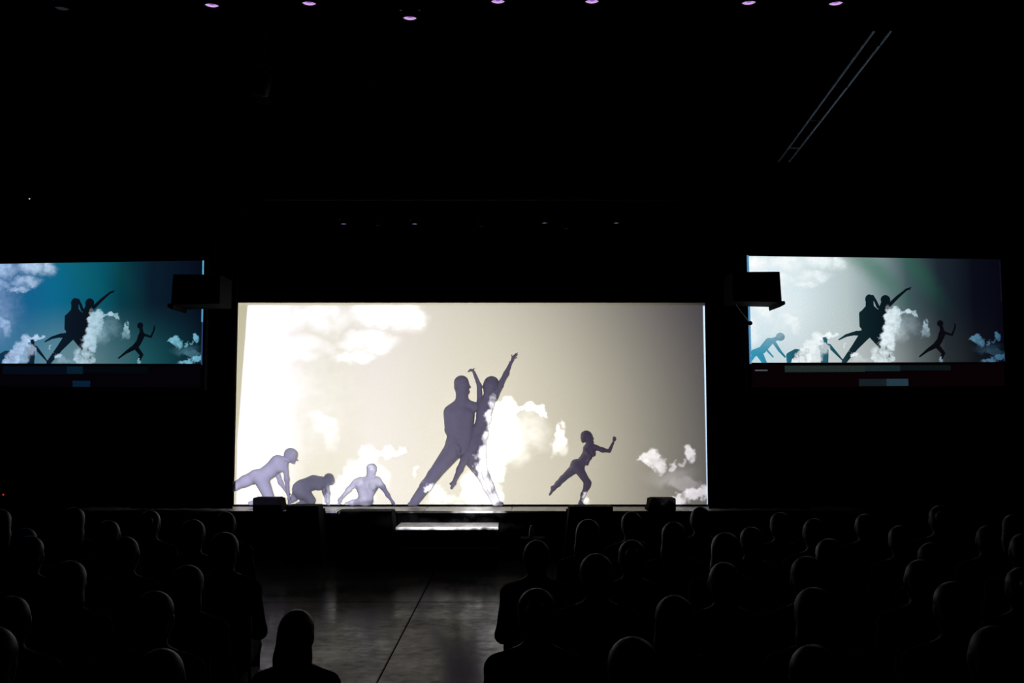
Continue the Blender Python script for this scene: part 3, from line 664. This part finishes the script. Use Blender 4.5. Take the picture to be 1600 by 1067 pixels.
# step unit
TZ = .525
l0, l1 = unproj(622, 815, 14.6).x, unproj(779, 815, 14.6).x
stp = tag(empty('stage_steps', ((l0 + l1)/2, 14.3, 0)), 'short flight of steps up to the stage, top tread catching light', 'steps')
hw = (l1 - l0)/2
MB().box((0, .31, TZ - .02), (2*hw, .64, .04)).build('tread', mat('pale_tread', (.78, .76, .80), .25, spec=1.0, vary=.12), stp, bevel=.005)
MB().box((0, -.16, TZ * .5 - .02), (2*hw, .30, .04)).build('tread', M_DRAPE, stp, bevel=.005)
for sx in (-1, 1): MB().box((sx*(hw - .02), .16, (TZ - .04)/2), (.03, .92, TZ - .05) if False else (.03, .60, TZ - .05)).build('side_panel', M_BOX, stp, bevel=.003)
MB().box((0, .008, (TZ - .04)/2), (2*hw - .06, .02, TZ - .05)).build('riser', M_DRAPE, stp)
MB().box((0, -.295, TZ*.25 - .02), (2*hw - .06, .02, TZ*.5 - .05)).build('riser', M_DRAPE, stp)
# small pale bottle on the floor by the stage
a = unproj(830, 818, 14.5)
bt = tag(empty('water_bottle', (a.x, 14.5, .36)), 'tiny pale bottle standing before the stage beside the lit step', 'bottle')
MB().lathe([(0, 0), (.03, 0), (.032, .02), (.03, .1), (.02, .135), (.012, .145), (0, .145)], 12).build('flask', mat('pale_plastic', (.5, .5, .5), .4), bt, smooth=True)
MB().lathe([(0, .145), (.014, .145), (.014, .165), (0, .165)], 12).build('cap', mat('white_plastic', (.7, .7, .7), .4), bt)
tb = tag(empty('low_table', (a.x + .02, 14.5, 0)), 'small black side table in front of the stage', 'table')
MB().box((0, 0, .345), (.34, .34, .03)).build('table_top', M_DRAPE, tb, bevel=.004)
for sx in (-1, 1):
    for sy in (-1, 1): MB().tube([(sx*.14, sy*.14, .33), (sx*.15, sy*.15, 0)], .012, 6).build('leg', M_BOX, tb)

# ================================================================== LAMPS OVERHEAD
M_LENS = emit('lit_lens', (.30, .13, .55), 1.0); M_LRING = emit('lit_lens_ring', (.95, .60, .95), 1.1)
M_LENS2 = emit('lit_lens_small', (.45, .25, .56), 1.3); M_LDIM = emit('dim_lens', (.02, .02, .03), .8); M_CAN = mat('black_can', (.006, .006, .007), .5, spec=.2)
def par_can(rad, hang, rec):
    """stage lamp pointing straight down, hanging from a pipe at height hang above the lens"""
    r = empty('stage_lamp')
    MB().lathe([(rad*1.10, -.012), (rad*1.12, .02), (rad*1.05, .04), (rad*1.0, rad*1.9), (rad*.55, rad*2.5), (0, rad*2.55)], 24).build('housing', M_CAN, r, smooth=True)
    l = MB().lathe([(0, rec), (rad*.98, rec)], 24).build('lens', M_LENS, r)
    for q in (.45, .68, .88): MB().lathe([(rad*(q - .045), rec - .002), (rad*q, rec - .006), (rad*(q + .045), rec - .002)], 24).build('lens_ring', M_LRING, l)
    n_ = 14; sv = [(rad*q*math.cos(PI + PI*k/n_), rad*q*math.sin(PI + PI*k/n_), z) for k in range(n_ + 1) for q, z in ((1.1, .01), (1.1, -rad*.34), (1.14, -rad*.34), (1.14, .01))]
    MB().raw(sv, [(4*k+a, 4*k+(a+1) % 4, 4*k+4+(a+1) % 4, 4*k+4+a) for k in range(n_) for a in range(4)]).build('glare_shield', M_CAN, r)
    MB().tube([(-rad*1.25, 0, rad*1.1), (-rad*1.25, 0, rad*3), (0, 0, rad*3.4), (rad*1.25, 0, rad*3), (rad*1.25, 0, rad*1.1)], rad*.1, 6).build('yoke', M_CAN, r)
    MB().tube([(0, 0, rad*3.3), (0, 0, hang)], rad*.14, 6).build('clamp', M_CAN, r)
    for s in (-1, 1): MB().tube([(s*rad*1.0, 0, rad*1.1), (s*rad*1.4, 0, rad*1.1)], rad*.18, 8).build('tilt_knob', mat('knob_steel', (.2, .2, .2), .4, .5), r)
    return r
big = par_can(.102, .62, .004); small = par_can(.052, .42, .003)
for c in small.children:
    if c.name.startswith('lens'):
        c.data.materials[0] = M_LENS2
        for g in c.children: g.data.materials[0] = M_LENS2
TRY = 14.0
names = ['leftmost', 'second', 'third', 'fourth', 'fifth', 'sixth', 'seventh', 'rightmost']
spots = [(97, 12), (331, 7), (483, 4), (640.5, 27), (778, 1), (925, 1), (1170, 3), (1306, 4)]
top_z = []
for i, (x, y) in enumerate(spots):
    o = big if i == 0 else copy_tree(big)
    a = unproj(x, y, TRY); o.location = a; top_z.append(a.z)
    tag(o, ('dim dark stage lamp high up, leftmost of the upper row' if i == 0 else 'lowest hung pink stage lamp of the upper row, with visible yoke' if i == 3 else
            '%s lamp from the left in the upper row, pink lit lens, cut by photo top' % names[i] if i < 7 else 'pink lit stage lamp high up, rightmost of the upper row'), 'stage lamp', 'upper row of stage lamps')
for c in big.children:
    if c.name.startswith('lens'):
        c.data = c.data.copy(); c.data.materials[0] = M_LDIM
        for g in c.children: g.data = g.data.copy(); g.data.materials[0] = M_LDIM
pz = max(top_z) + .5
tp = tag(empty('lighting_pipe', (0, TRY, pz)), 'black pipe across the hall carrying the upper row of lamps', 'pipe')
MB().tube([(-7.5, 0, 0), (7.5, 0, 0)], .025, 10).build('pipe', M_CAN, tp)
for x in (-6, -2, 2, 6): MB().tube([(x, 0, 0), (x, 0, RZ - pz)], .008, 6).build('hanging_cable', M_CAN, tp)
lowspots = [(537, 349, 1), (590, 351, 0), (648, 349, 1), (752, 353, 0), (851, 347.5, 1), (885, 356, 0), (963, 347.5, 1)]
ln = ['first', 'second', 'third', 'fourth', 'fifth', 'sixth', 'seventh']
LY = 15.5; zz = []
for i, (x, y, lit) in enumerate(lowspots):
    o = small if i == 0 else copy_tree(small)
    a = unproj(x, y, LY); o.location = a; zz.append(a.z)
    if not lit:
        for c in o.children:
            if c.name.startswith('lens'):
                c.data = c.data.copy(); c.data.materials[0] = M_LDIM
                for g in c.children: g.data = g.data.copy(); g.data.materials[0] = M_LDIM
    tag(o, '%s small %s lamp from the left above the main screen' % (ln[i], 'purple-lit' if lit else 'unlit'), 'stage lamp', 'small lamps above the main screen')
pz = max(zz) + .36
tp = tag(empty('lighting_pipe', (0, LY, pz)), 'black pipe above the main screen carrying small lamps', 'pipe')
MB().tube([(-3.8, 0, 0), (2.6, 0, 0)], .02, 10).build('pipe', M_CAN, tp)
for x in (-3.4, -.6, 2.2): MB().tube([(x, 0, 0), (x, 0, RZ - pz)], .006, 6).build('hanging_cable', M_CAN, tp)

# cable ladder hung below the ceiling
LZ = 5.5
def atz(px, py, z):
    a = (px - 800)/F; b = (533.5 - py)/F; dv = Vector((a, ct - b*st, st + b*ct)); return CAM + dv * ((z - CAM.z)/dv.z)
A0, A1 = atz(1345, 77, LZ), atz(1221, 246, LZ); B0, B1 = atz(1370, 77, LZ), atz(1238, 246, LZ)
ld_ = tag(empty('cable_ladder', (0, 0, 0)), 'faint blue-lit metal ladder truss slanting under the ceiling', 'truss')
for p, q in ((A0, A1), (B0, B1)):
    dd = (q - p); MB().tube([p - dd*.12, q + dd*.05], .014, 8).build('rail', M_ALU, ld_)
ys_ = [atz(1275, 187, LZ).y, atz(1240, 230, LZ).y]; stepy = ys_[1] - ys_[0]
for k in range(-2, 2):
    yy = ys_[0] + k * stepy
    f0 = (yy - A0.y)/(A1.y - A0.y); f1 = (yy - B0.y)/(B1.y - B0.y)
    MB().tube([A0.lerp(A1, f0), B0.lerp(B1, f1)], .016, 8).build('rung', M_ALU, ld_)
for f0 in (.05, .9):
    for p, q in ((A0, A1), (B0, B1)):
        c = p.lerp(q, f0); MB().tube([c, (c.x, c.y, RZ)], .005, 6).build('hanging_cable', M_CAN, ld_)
# lone hanging spotlight at the upper left
a = unproj(412, 128, 12.5)
hs = tag(empty('hanging_spotlight', a, .5), 'lone dark spotlight hanging on a chain, upper left', 'stage lamp')
Mt = Matrix.Rotation(math.radians(35), 4, 'X')
MB().lathe([(.09, -.16), (.10, -.15), (.085, .1), (.04, .16), (0, .165)], 20, Mt).build('housing', M_CAN, hs, smooth=True)
MB().lathe([(0, -.13), (.085, -.13)], 20, Mt).build('lens', mat('lens_glass', (.05, .05, .06), .1), hs)
for k in range(4): MB().box(Mt @ Vector((.115*math.cos(k*PI/2), .115*math.sin(k*PI/2), -.20)), (.16 if k % 2 else .006, .006 if k % 2 else .16, .10), Mt.to_3x3()).build('barn_door', M_STEEL, hs)
MB().tube([(-.13, 0, -.02), (-.13, 0, .18), (0, 0, .24), (.13, 0, .18), (.13, 0, -.02)], .01, 6).build('yoke', M_CAN, hs)
for k in range(8):
    lnk = MB().lathe([(.018, -.005), (.026, 0), (.018, .005), (.018, -.005)], 10, Matrix.Translation((0, 0, .265 + k*.045)) @ Matrix.Rotation(PI/2, 4, 'X' if k % 2 else 'Y'))
    lnk.build('chain_link', M_STEEL, hs)
MB().tube([(0, 0, .6), (0, 0, RZ - a.z)], .006, 6).build('hanging_cable', M_CAN, hs)
# two pilot lights on the side wall
for (x, y, yy, c, lab) in ((45, 310, 15.9, (.5, .5, .5), 'pinpoint white pilot light on the dark wall above the blue screen'), (4, 773, 15.9, (.8, .05, .02), 'pinpoint red pilot light low on the dark wall below the blue screen')):
    a = unproj(x, y, yy)
    o = tag(MB().box((a.x, a.y + .05, a.z), (.09, .05, .13)).build('pilot_light', M_BOX, bevel=.005), lab, 'pilot light')
    MB().lathe([(0, .012), (.009, .01), (.012, 0)], 10, Matrix.Translation((a.x, a.y + .025, a.z)) @ Matrix.Rotation(PI/2, 4, 'X')).build('bulb', emit('pilot_' + lab[9:12], c, 1.0), o)
    MB().tube([(a.x, a.y + .07, a.z), (a.x, WALL_Y, a.z)], .012, 6).build('wall_bracket', M_BOX, o)

# ================================================================== AUDIENCE
def sitter_prims(seed):
    rnd = random.Random(seed); b = []
    for s in (-1, 1):
        b += [('c', (s*.095, .02, .54), (s*.12, .40, .545), .088, .066), ('c', (s*.12, .41, .535), (s*.12, .44, .30), .062, .055), ('c', (s*.12, .44, .30), (s*.12, .42, .10), .054, .042),
              ('c', (s*.12, .40, .045), (s*.13, .56, .03), .042, .028), ('e', (s*.075, -.02, .54), (.10, .12, .095)),
              ('c', (s*.165, .0, .955), (s*.215, .04, .70), .064, .05), ('c', (s*.215, .04, .70), (s*.09, .25, .655), .046, .034), ('e', (s*.07, .29, .65), (.036, .048, .024)),
              ('c', (s*.05, .0, 1.02), (s*.17, -.005, .97), .055, .06),
              ('e', (s*.078, .0, 1.185), (.012, .022, .030), .008)]
        for j in range(4): b += [('c', (s*(.045 + j*.016), .32, .648), (s*(.04 + j*.014), .365, .636), .010, .009, .006), ('c', (s*(.04 + j*.014), .365, .636), (s*(.038 + j*.013), .385, .618), .009, .008, .006)]
        b += [('c', (s*.035, .29, .655), (s*.02, .335, .65), .011, .009, .008)]
    b += [('c', (-.07, .0, .90), (.07, .0, .90), .115, .115), ('c', (-.055, -.01, .72), (.055, -.01, .72), .105, .105), ('c', (-.06, -.01, .60), (.06, -.01, .60), .11, .11),
          ('c', (0, -.01, 1.0), (0, .01, 1.10), .062, .055), ('e', (0, .015, 1.195), (.078, .098, .105)), ('e', (0, .05, 1.135), (.056, .06, .055)),
          ('e', (0, .118, 1.175), (.014, .02, .022), .012), ('e', (0, .10, 1.135), (.026, .014, .010), .01), ('e', (0, .098, 1.10), (.026, .02, .02), .015)]
    for s in (-1, 1): b += [('-', (s*.032, .118, 1.198), (.016, .014, .009))]
    return b
SIT = body_mesh('sitter', sitter_prims(1), .017, .03)
HAIR = {
 'short': body_mesh('short_hair', [('e', (0, -.005, 1.225), (.088, .104, .092)), ('e', (0, -.05, 1.17), (.078, .062, .075)), ('-', (0, .13, 1.15), (.09, .08, .09))], .012, .02),
 'long': body_mesh('long_hair', [('e', (0, -.005, 1.225), (.09, .104, .094)), ('e', (0, -.055, 1.13), (.095, .065, .14)), ('c', (-.045, -.085, 1.10), (-.05, -.10, .92), .05, .035), ('c', (.045, -.085, 1.10), (.05, -.10, .92), .05, .035), ('c', (0, -.09, 1.10), (0, -.105, .90), .05, .03), ('-', (0, .13, 1.15), (.08, .08, .10))], .012, .03),
 'tied': body_mesh('tied_hair', [('e', (0, -.005, 1.225), (.087, .104, .092)), ('e', (0, -.05, 1.175), (.078, .06, .07)), ('e', (0, -.125, 1.235), (.045, .04, .045)), ('-', (0, .13, 1.15), (.09, .08, .09))], .012, .015),
 'cropped': body_mesh('cropped_hair', [('e', (0, -.004, 1.215), (.083, .102, .090)), ('e', (0, -.045, 1.165), (.074, .058, .06)), ('-', (0, .12, 1.15), (.10, .075, .08))], .012, .02)}
def cloth_variant(m):
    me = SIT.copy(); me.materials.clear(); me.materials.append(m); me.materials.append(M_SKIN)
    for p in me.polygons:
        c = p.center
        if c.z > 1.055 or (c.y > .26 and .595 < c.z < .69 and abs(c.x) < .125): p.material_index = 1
    return me
BODIES = [cloth_variant(m) for m in M_CLOTH]
# chair
def chair_proto():
    r = empty('stacking_chair')
    MB().box((0, .02, .425), (.44, .44, .05)).build('seat', M_CHAIR, r, bevel=.018)
    MB().box((0, -.235, .74), (.42, .035, .34), Matrix.Rotation(math.radians(6), 3, 'X')).build('backrest', M_CHAIR, r, bevel=.014)
    for s in (-1, 1):
        MB().tube([(s*.20, .21, .40), (s*.215, .24, 0)], .012, 6).build('leg', M_STEEL, r)
        MB().tube([(s*.20, -.18, .40), (s*.215, -.24, 0)], .012, 6).build('leg', M_STEEL, r)
        MB().tube([(s*.20, -.18, .40), (s*.20, -.215, .55), (s*.20, -.255, .86)], .011, 6).build('back_post', M_STEEL, r)
    MB().tube([(-.205, .22, .25), (.205, .22, .25)], .008, 6).build('stretcher', M_STEEL, r)
    return r
CH = chair_proto(); first = [True]
ORD = ['', 'first', 'second', 'third', 'fourth', 'fifth', 'sixth', 'seventh', 'eighth']
# rows from the stage towards the camera: distance, heads on the left of the aisle, heads on the right (pixel x)
ROWS = [(8.3, [357, 240, 122, 8], [985, 1092, 1215, 1346, 1462, 1575]),
        (7.3, [307, 176, 48], [918, 1050, 1170, 1268, 1400, 1535]),
        (6.3, [356, 203, 55], [838, 985, 1130, 1290, 1447, 1590]),
        (5.3, [300, 118], [930, 1127, 1255, 1430, 1585]),
        (4.4, [470, 250, 30], [838, 1050, 1265, 1480]),
        (3.45, [262, 0], [985, 1262, 1540])]
HT = {357: 1.25, 240: 1.25, 307: 1.27, 203: 1.27, 470: 1.16, 262: 1.215, 838: 1.25, 918: 1.27, 985: 1.24, 1127: 1.25}
kinds = ['short', 'long', 'cropped', 'tied', 'short', 'cropped', 'long']
n = 0
for ri, (dist, L, Rr) in enumerate(ROWS):
    for side, lst in (('left', L), ('right', Rr)):
        for ci, px in enumerate(lst):
            n += 1
            x = (px - 800)/F * dist; kd = kinds[(n * 5 + ri) % 7]
            if px == 470: kd = 'long'
            if px in (1127, 262): kd = 'cropped'
            hcol = M_HAIR[(n * 3 + ri) % 3 if (n % 5 == 0 or px in (1127, 262)) else n % 2]
            if px in (1127, 262): hcol = M_HAIR[2]
            sc = HT.get(px, 1.25 + .04 * math.sin(n * 2.3)) / 1.31
            yaw = math.atan2(-(-.6 - x), 16 - dist) * -.7 + .06 * math.sin(n * 1.7)
            where = '%s from the aisle, %s row from the stage, %s seats' % (ORD[ci + 1], ORD[ri + 1], side)
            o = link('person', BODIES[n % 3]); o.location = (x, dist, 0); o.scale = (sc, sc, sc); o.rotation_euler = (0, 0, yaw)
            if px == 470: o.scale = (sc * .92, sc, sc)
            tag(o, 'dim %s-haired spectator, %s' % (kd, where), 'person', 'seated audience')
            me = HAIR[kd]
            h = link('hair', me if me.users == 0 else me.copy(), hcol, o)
            c = CH if first[0] else copy_tree(CH); first[0] = False
            c.location = (x, dist - .02, 0); c.rotation_euler = (0, 0, yaw); c.scale = (sc, sc, sc)
            tag(c, 'black chair under spectator, %s' % where, 'chair', 'audience chairs')
